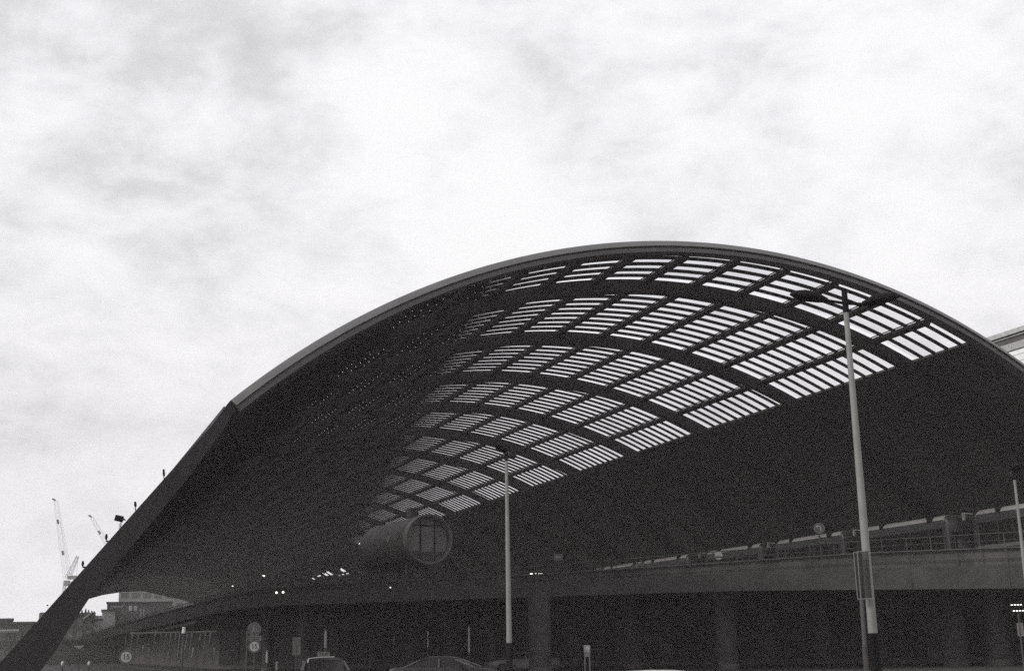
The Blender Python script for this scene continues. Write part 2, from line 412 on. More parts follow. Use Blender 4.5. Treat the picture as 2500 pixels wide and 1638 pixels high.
def smooth_xs():
    xs = []; x = 120
    while x < 2900:
        xs.append(x); x += 12 if x < 720 else 60
    return xs + [2900]
XS = smooth_xs()
def edge_pt(x): return atz(x, interp(top, x), DT)
E0 = [edge_pt(x) for x in XS]
for _ in range(2):      # ease the corners of the traced edge
    E0 = [E0[0]] + [(E0[i - 1] + E0[i] * 2 + E0[i + 1]) / 4 for i in range(1, len(E0) - 1)] + [E0[-1]]
def z_at(tab, x, p):    # height over edge point p of the line seen at that image height
    d = ray(x, interp(tab, x)); k = math.hypot(p.x, p.y) / math.hypot(d.x, d.y); return CAM.z + d.z * k
deck = thing('bus_deck', 'raised concrete bus deck curving round beneath the arched roof', 'viaduct', (30, 90, 0))
def inward(i):
    a = E0[max(0, i - 1)]; b = E0[min(len(E0) - 1, i + 1)]
    t = (b - a); t.z = 0; t.normalize(); return Vector((-t.y, t.x, 0))
IN = [inward(i) for i in range(len(E0))]
fa = MB(); rings = []
for i, x in enumerate(XS):
    p = E0[i]; n = IN[i]; zb = z_at(bot, x, p)
    rings.append([Vector((p.x, p.y, DT)), Vector((p.x, p.y, zb)) + n * .05, Vector((p.x, p.y, zb)) + n * .6, Vector((p.x, p.y, DT)) + n * .6])
fa.loft(rings); fas = fa.build('edge_fascia', m_conc, deck, smooth=True)
run = 0.0
for i in range(1, len(E0)):
    run += (E0[i] - E0[i - 1]).length
    if run > 5.0 and XS[i] > 200:
        run = 0.0; r_0, r_1 = rings[i][0], rings[i][1]; tt_ = Vector((-IN[i].y, IN[i].x, 0))
        build_sub(MB().obox((r_0 + r_1) / 2, tt_, IN[i], Vector((0, 0, 1)), .02, .04, (r_0 - r_1).length / 2), 'expansion_joint', m_darkw, fas)
sl = MB()
inner = [E0[i] + IN[i] * .61 for i in range(len(E0))]
poly = [(p.x, p.y, DT - .62) for p in inner] + [(66, 20, DT - .62), (66, 344, DT - .62), (40, 440, DT - .62)]
sl.prism(poly, (0, 0, .35)); sl.build('slab', m_conc_d, deck)
lip = MB()
for i in range(0, len(E0) - 1):
    pass
rails = {'top_rail': (railA, .03), 'upper_rail': (railB, .018), 'pipe_rail': (railC, .06), 'lower_rail': (railD, .022)}
rl = thing('deck_railing', 'long steel railing with horizontal bars along the edge of the bus deck', 'railing', tuple(E0[20]))
for nm, (tab, r) in rails.items():
    mb = MB(); ring = []
    for i, x in enumerate(XS):
        p = E0[i] + IN[i] * .3; z = z_at(tab, x, p)
        c = Vector((p.x, p.y, z)); t = Vector((-IN[i].y, IN[i].x, 0)); u = Vector((0, 0, 1))
        ring.append([c + (IN[i] * math.cos(a) + u * math.sin(a)) * r for a in [2 * PI * j / 6 for j in range(6)]])
    mb.loft(ring); mb.build('pipe_rail' if nm == 'pipe_rail' else 'rail', m_rail, rl)
posts = MB(); acc = 0
for i in range(1, len(E0)):
    seg = (E0[i] - E0[i - 1]).length; k = max(1, round(seg / 2.2)) if seg > 1.2 else (1 if (acc := acc + seg) > 2.2 else 0)
    if k and seg <= 1.2: acc = 0
    for j in range(k):
        f = j / k; p = E0[i - 1].lerp(E0[i], f) + IN[i] * .3; x = XS[i - 1] + (XS[i] - XS[i - 1]) * f
        posts.tube((p.x, p.y, DT - .02), (p.x, p.y, z_at(railA, x, p)), .022, n=5)
struct(posts.build('railing_posts', m_darkw, rl), 'stuff')
lowp = MB(); rr = []      # dark infill panel behind the lower rails
for i, x in enumerate(XS):
    p = E0[i] + IN[i] * .42; rr.append([Vector((p.x, p.y, DT - .1)), Vector((p.x, p.y, DT - .1)) + IN[i] * .04, Vector((p.x, p.y, z_at(railC, x, p))) + IN[i] * .04, Vector((p.x, p.y, z_at(railC, x, p)))])
lowp.loft(rr); lowp.build('infill_panel', m_darkw, rl)

# lower canopy beam seen under the left end of the deck
cb = MB()
cpts = [atz(x, y, 4.2) for x, y in ((300, 1554), (345, 1543), (400, 1531.5), (450, 1520), (478, 1513))]
cb.loft([[(p.x, p.y, 4.2), (p.x, p.y, 3.95), (p.x + 3, p.y, 3.95), (p.x + 3, p.y, 4.2)] for p in cpts])
tag(cb.build('entrance_canopy', m_conc, None), 'low concrete canopy slab tucked under the left sweep of the bus deck', 'canopy')

# columns below the deck
cgrp = 'round concrete columns under the bus deck'
for x, D, r, lab in ((655, 96, .42, 'slim round column left of the grey utility panel under the deck'), (745, 91, .48, 'round column directly behind the taxi, under the deck'),
                     (1318, 76, .66, 'thick round column beside the estate car, under the deck'), (1545, 84, .60, 'faint dark column between the pale notice and the next column'),
                     (1775, 76, .60, 'thick round column left of the near lamp post, under the deck'), (2330, 78, .7, 'faint recessed column right of the near lamp post'), (2438, 78, .66, 'rightmost round column under the deck')):
    p = atd(x, 1575, D)
    t = thing('column', lab, 'column', (p.x, p.y, .134), cgrp)
    MB().tube((p.x, p.y, .134), (p.x, p.y, DT - .63), r, n=28, cap=True).build('shaft', m_conc_d, t, smooth=True)
    MB().tube((p.x, p.y, .13), (p.x, p.y, .45), r * 1.06, n=28).build('foot_ring', m_darkw, t, smooth=True)

m_shop = mat('shaded_shop_glass', g(0.02), 0.45, var=.3, spec=.12)
# dark frontage under the deck
wall = thing('station_frontage', 'dark glazed station frontage in the shadow beneath the bus deck', 'building', (40, 110, 0))
wp = [(16.5, 330), (16.5, 118), (24, 104), (44, 84), (60, 62), (66, 40)]
for (xa, ya), (xb, yb) in zip(wp, wp[1:]):
    a = Vector((xa, ya, 0)); b = Vector((xb, yb, 0)); t = (b - a).normalized(); nn = Vector((t.y, -t.x, 0))
    if nn.y > 0 and nn.x > 0: nn = -nn
    L = (b - a).length
    MB().obox((a + b) / 2 + Vector((0, 0, 2.4)), t, nn, Vector((0, 0, 1)), L / 2, .1, 2.26).build('wall', m_darkw, wall)
    k = int(L / 3.5)
    for j in range(min(k, 14)):
        c = a + t * (L * (j + .5) / k) - nn * 0 
        sgn = 1 if (c + nn).length < (c - nn).length else -1
        w_ = MB().obox(c + nn * sgn * .14 + Vector((0, 0, 1.9)), t, nn, Vector((0, 0, 1)), 1.35, .03, 1.4).build('window', m_shop, wall)
        fr = MB()
        for s_ in (-1, 1): fr.obox(c + nn * sgn * .16 + t * 1.38 * s_ + Vector((0, 0, 1.9)), t, nn, Vector((0, 0, 1)), .04, .05, 1.44)
        fr.obox(c + nn * sgn * .16 + Vector((0, 0, 3.36)), t, nn, Vector((0, 0, 1)), 1.42, .05, .04)
        build_sub(fr, 'frame', m_darkw, w_)

# pale strips standing in for bright reflections in the glass front, left under the deck
gs = thing('reflection_strips', 'slanting pale strips standing in for reflections in the glass front under the deck at left', 'screen', tuple(atd(420, 1600, 100)))
xs_ = [322, 336, 352, 366, 378, 392, 404, 416, 428, 437, 447, 456, 466, 476, 488, 500, 512, 525]
m_ring2 = mat('strip_glint', g(.14), .3, metal=.5, var=.8, scale=2)
strip_m = mat('strip_reflection', g(0.08), 0.2, metal=0.6, var=0.97, scale=3.2)  # strong light and dark patches in the colour imitate broken reflections
for k, x in enumerate(xs_):
    a = atd(x + 3, 1543 + random.uniform(-3, 4), 100 - k * .7); b = atd(x - 4 + random.uniform(-3, 2), 1604 + random.uniform(-8, 3), 100 - k * .7)
    f0 = random.choice((0, 0, 0, .35, .6)); f1 = random.choice((.3, .45, .7, 1.0, 1.0)) if f0 == 0 else 1.0
    MB().tube(a.lerp(b, f0), a.lerp(b, f1), .02 + .045 * random.random(), n=5).build('strip', strip_m, gs)
    MB().tube(a.lerp(b, f0), a.lerp(b, min(1, f0 + .16)), .075, n=5).build('glint_tip', m_ring2, gs)  # brighter upper end of the streak, a glint put into colour
a = atd(318, 1545, 100); b = atd(530, 1541, 87)
MB().tube(a, b, .05, n=6).build('head_rail', m_darkw, gs)
a = atd(450, 1530, 70); b = atd(443, 1632, 70)
wp_ = MB().tube(a, b, .05, n=8).build('white_post', m_rail, None); tag(wp_, 'thin grey post in front of the slanting pale strips', 'post')
a = atd(449.5, 1530, 69.9); b = atd(448, 1545, 69.9)
MB().tube(a, b, .09, n=8).build('reflector_sleeve', m_white, wp_)
wp_['category'] = 'post'

# ------------------------------------------------------------------ restaurant tube on the deck
D = 110.0
fc = atd(1049, 1316, D); ax = Vector((-.0826, .9966, 0)).normalized(); rt = 63 / F * (D * 0.97)
tb = thing('tube_room', 'barrel-shaped room lying on its side high in the hall, round window facing out', 'pod', (fc.x, fc.y, DT - .2))
up = Vector((0, 0, 1)); sd_ = ax.cross(up).normalized()
Lt = 12.5
def ringpts(c, r, n=48): return [c + (sd_ * math.cos(2 * PI * i / n) + up * math.sin(2 * PI * i / n)) * r for i in range(n)]
m_tube = mat('tube_cladding', g(0.045), 0.6, var=0.2, scale=1.0, spec=0.3)
body = MB(); body.loft([ringpts(fc + ax * 0.9, rt * .995), ringpts(fc + ax * 1.0, rt), ringpts(fc + ax * Lt, rt), ringpts(fc + ax * (Lt + .25), rt * .9)])
bd = body.build('shell', m_tube, tb, smooth=True)
collar = MB(); collar.loft([ringpts(fc + ax * .88, rt * .985), ringpts(fc, rt), ringpts(fc - ax * .05, rt * .96), ringpts(fc, rt * .90), ringpts(fc + ax * .7, rt * .86)], caps=False)
collar.build('window_surround', mat('surround_metal', g(0.10), .5), tb, smooth=True)
wr = rt * .87
pane = MB(); pane.prism(ringpts(fc + ax * .62, wr), tuple(ax * .03))
pn = pane.build('round_window', mat('blind_fabric', (0.20, 0.19, 0.19), 0.55, var=0.1, scale=2), tb)
mu = MB()
for s_ in (-.36, .33): mu.obox(fc + ax * .56 + sd_ * -s_ * wr, sd_, ax, up, .045, .05, wr * .93)
mu.obox(fc + ax * .56 + up * wr * .66, sd_, ax, up, wr * .74, .055, .045)
build_sub(mu, 'mullion', m_black, pn)
ch = MB(); n0 = 40
pts_ = [fc + ax * .55 + (sd_ * math.cos(a) + up * math.sin(a)) * wr * .99 for a in [R(-148 + 116 * i / 20) for i in range(21)]]
ch.prism(pts_, tuple(ax * .04)); build_sub(ch, 'floor_panel', mat('floor_edge', g(.07), .7), pn)
for f in (2.0, 4.4):
    c = fc + ax * f
    a_ = R(168)
    nrm = sd_ * math.cos(a_) + up * math.sin(a_)
    if nrm.x > 0: nrm = -sd_ * math.cos(a_) + up * math.sin(a_)
    MB().tube(c + nrm * (rt - .05), c + nrm * (rt + .04), .42, n=16).build('porthole', m_glassdark, tb)
vt = fc + ax * 4.2 + up * (rt + .35)
MB().obox(vt, sd_, ax, up, .38, .6, .55).build('roof_vent', m_tube, tb)
for f in (3, 10):
    c = fc + ax * f
    for s_ in (-1, 1): MB().tube((c.x + s_ * 1.2, c.y, DT - .26), (c.x + s_ * .9, c.y, c.z - rt * .85), .16, n=10).build('support', m_darkw, tb)

# ------------------------------------------------------------------ buses on the deck
BX = 53.3; BH = 9.15; BZ = DT + .1
def bus_proto(y, label, group):
    """8.9 m long bus, nose at y+8.9 (pointing down the hall), tail at y, left side at BX"""
    t = thing('parked_bus', label, 'bus', (BX + 1.25, y, BZ), group)
    z0, z1 = BZ + .3, BH; L = 8.9; x0, x1 = BX, BX + 2.5
    def sec(yy, top_, ins=0.0):
        pr_ = [(x0 + ins, z0), (x0 + ins, z1 - .38), (x0 + .05 + ins, z1 - .2), (x0 + .18 + ins, z1 - .06), (x0 + .45, z1), (x1 - .45, z1), (x1 - .18 - ins, z1 - .06), (x1 - .05 - ins, z1 - .2), (x1 - ins, z1 - .38), (x1 - ins, z0)]
        return [(a, yy, b - top_ if b > z0 + 1.5 else b) for a, b in pr_]
    b = MB(); b.loft([sec(y, .25, .08), sec(y + .15, .05), sec(y + .3, 0), sec(y + L - .5, 0), sec(y + L - .2, .06), sec(y + L, .3, .1)])
    b.build('body', m_busd, t, smooth=True)
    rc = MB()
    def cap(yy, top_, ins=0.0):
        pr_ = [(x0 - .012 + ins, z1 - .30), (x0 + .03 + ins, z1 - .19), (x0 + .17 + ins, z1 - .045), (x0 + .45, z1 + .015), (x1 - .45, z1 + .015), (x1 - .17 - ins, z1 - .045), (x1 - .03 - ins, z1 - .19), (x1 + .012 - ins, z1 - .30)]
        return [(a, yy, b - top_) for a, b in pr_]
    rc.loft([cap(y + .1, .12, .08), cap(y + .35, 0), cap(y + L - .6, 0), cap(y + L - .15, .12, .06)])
    rc.build('roof_cap', m_busp, t, smooth=True)  # paler than the body: the sky highlight along the roof edge, as colour
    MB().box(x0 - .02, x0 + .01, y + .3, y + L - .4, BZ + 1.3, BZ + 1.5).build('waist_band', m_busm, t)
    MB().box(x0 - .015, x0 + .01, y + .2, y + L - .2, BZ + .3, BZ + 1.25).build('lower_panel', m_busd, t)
    for yy, ll in ((y + .5, 1.2), (y + 1.85, 1.7), (y + 3.7, 1.7), (y + 5.5, 1.1), (y + 6.75, 1.5)):
        w_ = MB().box(x0 - .03, x0 + .01, yy, yy + ll, BZ + 1.55, BZ + 2.85).build('side_window', m_glassdark, t)
    MB().box(x0 + .2, x1 - .2, y + L - .02, y + L + .03, BZ + 1.1, BZ + 2.7).build('windscreen', m_glassdark, t)
    MB().box(x0 + .3, x1 - .3, y - .04, y + .02, BZ + 1.5, BZ + 2.6).build('rear_window', m_glassdark, t)
    for yy in (y + 1.9, y + 6.9):
        for xx in (x0 + .02, x1 - .3):
            w_ = MB().tube((xx, yy, BZ + .48), (xx + .28, yy, BZ + .48), .48, n=20).build('wheel', m_black, t)
            build_sub(MB().tube((xx - .02, yy, BZ + .48), (xx + .01, yy, BZ + .48), .24, n=14), 'rim', m_rail, w_)
    # roof pods that break the line of the roof
    for yy, ll in ((y + 1.35, .55), (y + 6.35, .4)):
        MB().box(x0 + .0 - .02, x1 + .02, yy, yy + ll, z1 - .34, z1 + .06).build('roof_pod', m_black, t)
    mr = MB(); mr.tube((x0 + .1, y + L - .1, z1 - .2), (x0 - .28, y + L + .28, z1 - .12), .03, n=6); mr.box(x0 - .36, x0 - .2, y + L + .22, y + L + .32, z1 - .55, z1 - .1)
    mr.build('mirror', m_busp, t)
    return t
bg_ = 'buses parked nose to tail on the bus deck'
def kids(o): return [c for c in bpy.data.objects if c.parent == o]
def copy_thing(src, dx, label, lab_group=None, rot=0):
    c = src.copy(); C.objects.link(c); c.location = Vector(src.location) + Vector(dx); c['label'] = label
    for ch_ in kids(src):
        k = ch_.copy(); C.objects.link(k); k.parent = c
        for g_ in kids(ch_):
            kk = g_.copy(); C.objects.link(kk); kk.parent = k
    return c
starts = [(2132, 1280), (2401, 1236.5), (1918, 1313.7), (1743.6, 1340.6), (1595, 1365), (1470, 1380)]
labs = ['bus with a long bright roof edge just right of the near lamp post', 'rightmost and nearest bus on the deck, cut by the frame', 'bus on the deck behind the round arrow sign', 'bus on the deck right behind the pale round no-entry disc',
        'fifth bus from the right in the row on the deck', 'farthest and smallest bus of the row on the deck']
y_of = lambda p: atz(p[0], p[1], BH).y
b0 = bus_proto(y_of(starts[0]) - 7.15 + .4, labs[0], bg_)
for p, l in list(zip(starts, labs))[1:]:
    copy_thing(b0, (0, y_of(p) - y_of(starts[0]), 0), l)

# shallow kerb platform lights / small deck lamps
for x, y, s_, l in ((675, 1446, .05, 'left one of the two close bright lamps on the deck edge'), (691, 1445, .05, 'right one of the two close bright lamps on the deck edge'), (953, 1433.5, .028, 'small dim lamp on the deck edge below the tube room')):
    i = min(range(len(XS)), key=lambda k: abs(XS[k] - x)); p = E0[i]
    Dd = math.hypot(p.x, p.y) - .35; q_ = atd(x, y, Dd)
    t = thing('edge_lamp', l, 'lamp', tuple(q_), 'small lamps fixed along the deck edge')
    MB().ball(q_, s_ * 1.5).build('bulb', m_lamp, t)
    MB().tube((q_.x, q_.y, q_.z - .25), (q_.x, q_.y, q_.z - s_), .03, n=6).build('stem', m_black, t)

# ------------------------------------------------------------------ lamp posts
def lamp_post(xb, yb, xt, yt, D, label, rtop=.055, rbot=.10, rot=0.0):
    base = atd(xb, yb, D); base.z = 0; tp = atd(xt, yt, D)
    t = thing('lamp_post', label, 'street lamp', (base.x, base.y, 0), 'tall double-headed lamp posts in front of the deck')
    H = tp.z
    zb = 1.75
    MB().tube((base.x, base.y, zb), (base.x, base.y, H - .55), rbot, rtop, n=18).build('mast', m_pole, t, smooth=True)
    MB().tube((base.x, base.y, 0), (base.x, base.y, zb + .02), rbot * 1.28, rbot * 1.1, n=18).build('base_sleeve', m_black, t, smooth=True)
    MB().tube((base.x, base.y, H - .56), (base.x, base.y, H), rtop * 1.25, rtop * 1.1, n=14).build('finial', m_black, t, smooth=True)
    rx = Matrix.Rotation(R(rot), 3, 'Z') @ Vector((RM[0][0], RM[1][0], 0)).normalized()      # arms spread across the street
    yy = Vector((-rx.y, rx.x, 0))
    for s_ in (-1, 1):
        ar = MB(); c0 = Vector((base.x, base.y, H - .33)); c1 = c0 + rx * s_ * .42 + Vector((0, 0, .08 if s_ < 0 else -.02))
        ar.tube(c0, c1, .04, .035, n=8); a_ = ar.build('arm', m_black, t)
        hd = MB(); rings = []
        for f, w, h, zc in ((0, .04, .05, 0), (.06, .11, .07, .0), (.25, .19, .12, .05), (.55, .22, .14, .10), (.82, .16, .09, .15), (.95, .03, .02, .17)):
            c = c1 + rx * s_ * f * .98 + Vector((0, 0, zc))
            rings.append([c + yy * math.cos(a) * w + up * (max(0, math.sin(a)) * h * 1.3 + min(0, math.sin(a)) * h * .7) for a in [2 * PI * j / 14 for j in range(14)]])
        hd.loft(rings); h_ = hd.build('lamp_head', m_black, t, smooth=True)
    return t, base
nearpost, pb = lamp_post(2133, 1567, 2055, 710, 31.0, 'near pale lamp post at right with a framed panel on its mast', .062, .108)
lamp_post(1243.5, 1588, 1232.5, 1092, 52.0, 'pale lamp post left of centre with a black foot beside the estate car', .062, .115, rot=76)
lamp_post(2521, 1560, 2481, 1140, 60.0, 'pale lamp post cut by the right frame edge in front of the buses', .055, .09, rot=76)

# framed panel strapped to the near post
fr = thing('framed_panel', 'tall see-through framed panel hung on the near lamp post', 'sign', tuple(atd(2105, 1400, 30.7)))
c = [atd(2084, 1348, 30.7), atd(2121, 1344, 30.7), atd(2131, 1460, 30.7), atd(2094, 1462, 30.7)]
fm = MB()
for a, b in zip(c, c[1:] + c[:1]): fm.tube(a, b, .012, n=5)
fm.tube(atd(2093, 1347, 30.7), atd(2102, 1461, 30.7), .014, n=5)
fm.build('frame', mat('panel_frame', g(.16, 1), .5), fr)
sp = glassmat('smoked_panel', (0.5, 0.49, 0.49), 0.97, dirt=.03)
MB().prism([p * 1 for p in c], tuple(ray(2100, 1400) * .01)).build('pane', sp, fr)
tagp = MB().tube(atd(2103, 1462, 30.6), atd(2116, 1640, 30.6), .045, .055, n=10); o = tagp.build('sign_post', mat('post_grey', g(.07), .6), None)
tag(o, 'thin dark grey post standing close beside the near lamp post', 'post')
zlow = atd(2116, 1640, 30.6)
MB().tube((zlow.x, zlow.y, 0), (zlow.x, zlow.y, zlow.z + .6), .06, n=10).build('foot', m_darkw, o)

# ------------------------------------------------------------------ traffic signs
rt_v = Vector((RM[0][0], RM[1][0], 0)).normalized()
def facing(p):
    v = Vector((CAM.x - p.x, CAM.y - p.y, 0)).normalized(); r_ = Vector((-v.y, v.x, 0)); 
    if r_.x < 0: r_ = -r_
    return v, r_          # towards camera, to the right
def disc(mb, c, v, r_, rad, th=.02, n=28, off=0.0):
    c = Vector(c) + v * off
    mb.prism([c + (r_ * math.cos(2 * PI * i / n) + up * math.sin(2 * PI * i / n)) * rad for i in range(n)], tuple(v * th)); return mb
m_ring = mat('sign_rim', g(.13), .5); m_face = mat('sign_white', (.30, .29, .285), .5, var=.1, scale=8); m_num = mat('sign_black', g(.02), .5)
def speed_sign(x, y, D, px_r, label, post_to=0.0, off_post=0):
    p = atd(x, y, D); v, r_ = facing(p); s = D / F
    t = thing('speed_sign', label, 'traffic sign', (p.x, p.y, post_to), 'round fifteen limit signs')
    MB().tube((p.x - v.x * .04, p.y - v.y * .04, post_to), (p.x - v.x * .04, p.y - v.y * .04, p.z + .2), .03, n=8).build('post', m_rail, t)
    disc(MB(), p, v, r_, px_r * s * 1.32, off=0).build('rim', m_ring, t)
    disc(MB(), p, v, r_, px_r * s * 1.2, th=.004, off=.021).build('dark_band', m_num, t)
    fc_ = disc(MB(), p, v, r_, px_r * s, th=.004, off=.026).build('face', m_face, t)
    text_mesh('15', px_r * s * 1.35, tuple(Vector(p) + v * .036), r_, up, m_num, t, 'numeral')
    return t
speed_sign(308, 1603, 52, 12, 'round 15 sign standing low at left before the pale strips', 0.0)
t15 = speed_sign(621, 1577.5, 55, 11, 'lower round 15 disc beneath the pedestrian sign and its text board', 0.0)
# pedestrian sign with a text board
p = atd(621, 1535, 55); v, r_ = facing(p); s = 55 / F
t = thing('pedestrian_sign', 'round sign with a walking figure above a small text board', 'traffic sign', (p.x, p.y, 1))
disc(MB(), p, v, r_, 15.5 * s).build('rim', mat('sign_rim_mid', g(.11), .5), t)
disc(MB(), p, v, r_, 14 * s, th=.004, off=.021).build('face', m_blue, t)
fig = MB(); m_fig = mat('sign_figure', g(.17), .5)
def fseg(x0, y0, x1, y1, w): 
    a = p + r_ * x0 * s + up * y0 * s + v * .032; b = p + r_ * x1 * s + up * y1 * s + v * .032; fig.tube(a, b, w * s, n=6)
fig.ball(p + up * 7.5 * s + r_ * -1 * s + v * .032, 1.7 * s)
for a in ((-1, 5, -1, -1, 1.6), (-1, -1, -4.5, -8, 1.1), (-1, -1, 2, -8, 1.1), (-1, 4, 3, 1, .8), (-1, 4, -4, 0, .8), (5, 3, 5, -1, .9), (5, -1, 4, -6, .7), (5, -1, 7, -6, .7)): fseg(*a)
fig.ball(p + up * 5 * s + r_ * 5 * s + v * .032, 1.3 * s)
build_sub(fig, 'walking_figures', m_fig, t)
c = p - up * 21 * s
bd_ = MB().obox(c, r_, v, up, 16.5 * s, .015, 6 * s).build('text_board', mat('board_grey', g(.13), .5), t)
tl = MB(); random.seed(5)
for row in (1, -1):
    xx = -13.5
    while xx < 12.5:
        wd_ = random.choice((1.0, 1.5, 2.1)); tl.obox(c + v * .02 + r_ * (xx + wd_ / 2) * s + up * (2.5 * row) * s, r_, v, up, wd_ / 2 * s, .003, random.uniform(.9, 1.5) * s); xx += wd_ + .9
build_sub(tl, 'worn_text_rows', m_num, bd_)
MB().tube((p.x, p.y, 1.6), (p.x, p.y, p.z + .1), .03, n=8).build('post', m_rail, t).location
pp = p - r_ * 15.5 * s
o = MB().tube((pp.x, pp.y, 0), (pp.x, pp.y, p.z - 2 * s), .035, n=8).build('grey_post', m_rail, None); tag(o, 'slim grey post just left of the pedestrian sign board', 'post')
# pillar behind left 15 sign
a = atd(308, 1553, 60); b = atd(308, 1580, 60)
o = MB().tube((a.x, a.y, 0), a, .03, n=8).build('thin_mast', m_rail, None); tag(o, 'thin mast rising behind the low left 15 sign', 'post')

# arrow sign on the deck
def deck_sign(x, y, D, label, name):
    p = atd(x, y, D); v, r_ = facing(p)
    t = thing(name, label, 'traffic sign', (p.x, p.y, DT - .2))
    MB().tube((p.x - v.x * .05, p.y - v.y * .05, DT - .2), (p.x - v.x * .05, p.y - v.y * .05, p.z), .03, n=8).build('post', m_rail, t)
    return t, p, v, r_, D / F
t, p, v, r_, s = deck_sign(2000, 1289, 71.5, 'large round arrow sign standing above the deck railing', 'arrow_sign')
disc(MB(), p, v, r_, 12.6 * s).build('rim', mat('sign_rim_pale', g(.15), .5), t)
disc(MB(), p, v, r_, 11.4 * s, th=.004, off=.021).build('face', m_blue, t)
ar = MB(); K = p + v * .035
ar.tube(K + r_ * 3.5 * s - up * 8 * s, K + r_ * 3.0 * s + up * 2 * s, 1.25 * s, n=6)
ar.tube(K + r_ * 3.0 * s + up * 2 * s, K + r_ * 0 * s + up * 4.6 * s, 1.25 * s, n=6)
ar.tube(K + r_ * 0 * s + up * 4.6 * s, K - r_ * 4 * s + up * 4.4 * s, 1.25 * s, n=6)
ar.prism([K - r_ * 8 * s + up * 4.5 * s, K - r_ * 3.5 * s + up * 8 * s, K - r_ * 2.6 * s + up * 1 * s], tuple(v * .01))
ar.build('arrow', m_face, t)
cl = MB()
for dx, dy, rr_ in ((-3, -19, 2.0), (3, -22, 1.6), (-5, -33, 2.2), (5, -34, 2.8), (0, -27, 2.0), (6, -28, 1.5), (-1, -17, 1.5)):
    cl.ball(p + r_ * dx * s + up * dy * s, rr_ * s)
cl.build('fixing_clamps', m_rail, t)
t, p, v, r_, s = deck_sign(1754.5, 1356, 68, 'pale round no-entry disc with a dark bar on the deck railing', 'no_entry_sign')
disc(MB(), p, v, r_, 9.5 * s).build('face', mat('disc_pale', (.27, .26, .25), .5), t)
MB().obox(p - up * 2.8 * s + v * .03, r_, v, up, 8.6 * s, .012, 1.3 * s).build('bar', m_num, t)
t, p, v, r_, s = deck_sign(1363, 1359.5, 78, 'small square arrow sign above the railing near the hall centre', 'direction_sign')
MB().obox(p, r_, v, up, 10.5 * s, .02, 8 * s).build('plate', m_blue, t)
ar = MB(); ar.obox(p + v * .03 + r_ * 1.5 * s, r_, v, up, 5.5 * s, .008, .9 * s); ar.prism([p + v * .025 - r_ * 7.5 * s, p + v * .025 - r_ * 2.5 * s + up * 3.8 * s, p + v * .025 - r_ * 2.5 * s - up * 3.8 * s], tuple(v * .01)); ar.build('arrow', mat('arrow_grey', g(.3), .5), t)

# lit destination display on the deck
p = atd(1311, 1400, 82); v, r_ = facing(p); s = 82 / F
t = thing('destination_display', 'lit destination display reading 31 low on the bus deck', 'display', (p.x, p.y, DT - .2))
MB().obox(p - v * .06, r_, v, up, 21 * s, .05, 4.5 * s).build('casing', m_black, t)
MB().obox(p - v * .06 - up * 16 * s, r_, v, up, 1 * s, .05, 13 * s).build('stand', m_black, t)
e = MB()
e.obox(p + r_ * -13.5 * s, r_, v, up, 3.2 * s, .01, 1.7 * s)
for dx in (2.2, 5.6, 8.6, 11.6): e.obox(p + r_ * (dx + 2) * s, r_, v, up, .85 * s, .01, .95 * s)
e.build('lit_segments', m_led, t)
text_mesh('31', 5.4 * s, tuple(p - r_ * 2.8 * s), r_, up, m_led, t, 'numeral')

# LED board and notice plate at far right
D = 45; p = atd(2484, 1483, D); v, r_ = facing(p); s = D / F
t = thing('led_board', 'dark board with two rows of glowing dashes at the right edge', 'display', (p.x, p.y, 0))
MB().obox(p - v * .05, r_, v, up, 17 * s, .04, 13 * s).build('casing', m_black, t)
e = MB()
for row, dx0, y_ in ((0, -11, 6.5), (1, -8, -6.5)):
    for k in range(4): e.obox(p + r_ * (dx0 + k * 6.2) * s + up * y_ * s, r_, v, up, 2.0 * s, .008, .95 * s)
e.build('lit_dashes', m_led, t)
pl = MB().obox(p - up * 47 * s + r_ * 1 * s, r_, v, up, 6.5 * s, .02, 14 * s).build('notice_plate', mat('plate_grey', g(.14), .5), t)
ln = MB()
for k in range(7): ln.obox(p - up * (37 + 3.2 * k) * s + r_ * 1 * s + v * .022, r_, v, up, (5 - (k % 3)) * s, .004, .5 * s)
build_sub(ln, 'ruled_lines', mat('ink_dark', g(.04), .6), pl)
MB().tube((p.x, p.y, 0), (p.x, p.y, p.z - 12 * s), .028, n=8).build('post', m_rail, t)

# utility panel, notice, bollards
p = atd(724, 1576, 70); v, r_ = facing(p); s = 70 / F
t = thing('utility_panel', 'grey rectangular panel on a post left of the taxi', 'sign', (p.x, p.y, 0))
MB().obox(p, r_, v, up, 9.5 * s, .03, 20 * s).build('plate', mat('panel_grey', g(.10), .6), t)
MB().tube((p.x, p.y, 0), (p.x, p.y, p.z), .04, n=8).build('post', m_rail, t)
bt = MB()
for dx in (-7, -2, 4): bt.ball(p + r_ * dx * s - up * 21 * s, 1.1 * s)
bt.build('base_bolts', m_face, t)
p = atd(1433, 1583, 62); v, r_ = facing(p); s = 62 / F
t = thing('notice_stand', 'small pale notice on two short legs under the deck', 'sign', (p.x, p.y, 0))
MB().obox(p, r_, v, up, 7.5 * s, .02, 8.5 * s).build('board', mat('notice_pale', (.26, .25, .25), .5, var=.5, scale=6), t)
for s_ in (-1, 1): MB().tube((p.x + r_.x * s_ * 5.5 * s, p.y + r_.y * s_ * 5.5 * s, 0), tuple(p + r_ * s_ * 5.5 * s), .03, n=6).build('leg', m_ring, t)
MB().obox(p - up * 14 * s, r_, v, up, 5 * s, .015, 4.5 * s).build('lower_card', m_ring, t)
m_reflec = mat('reflective_white', (.45, .44, .43), .35, var=.3, scale=5)
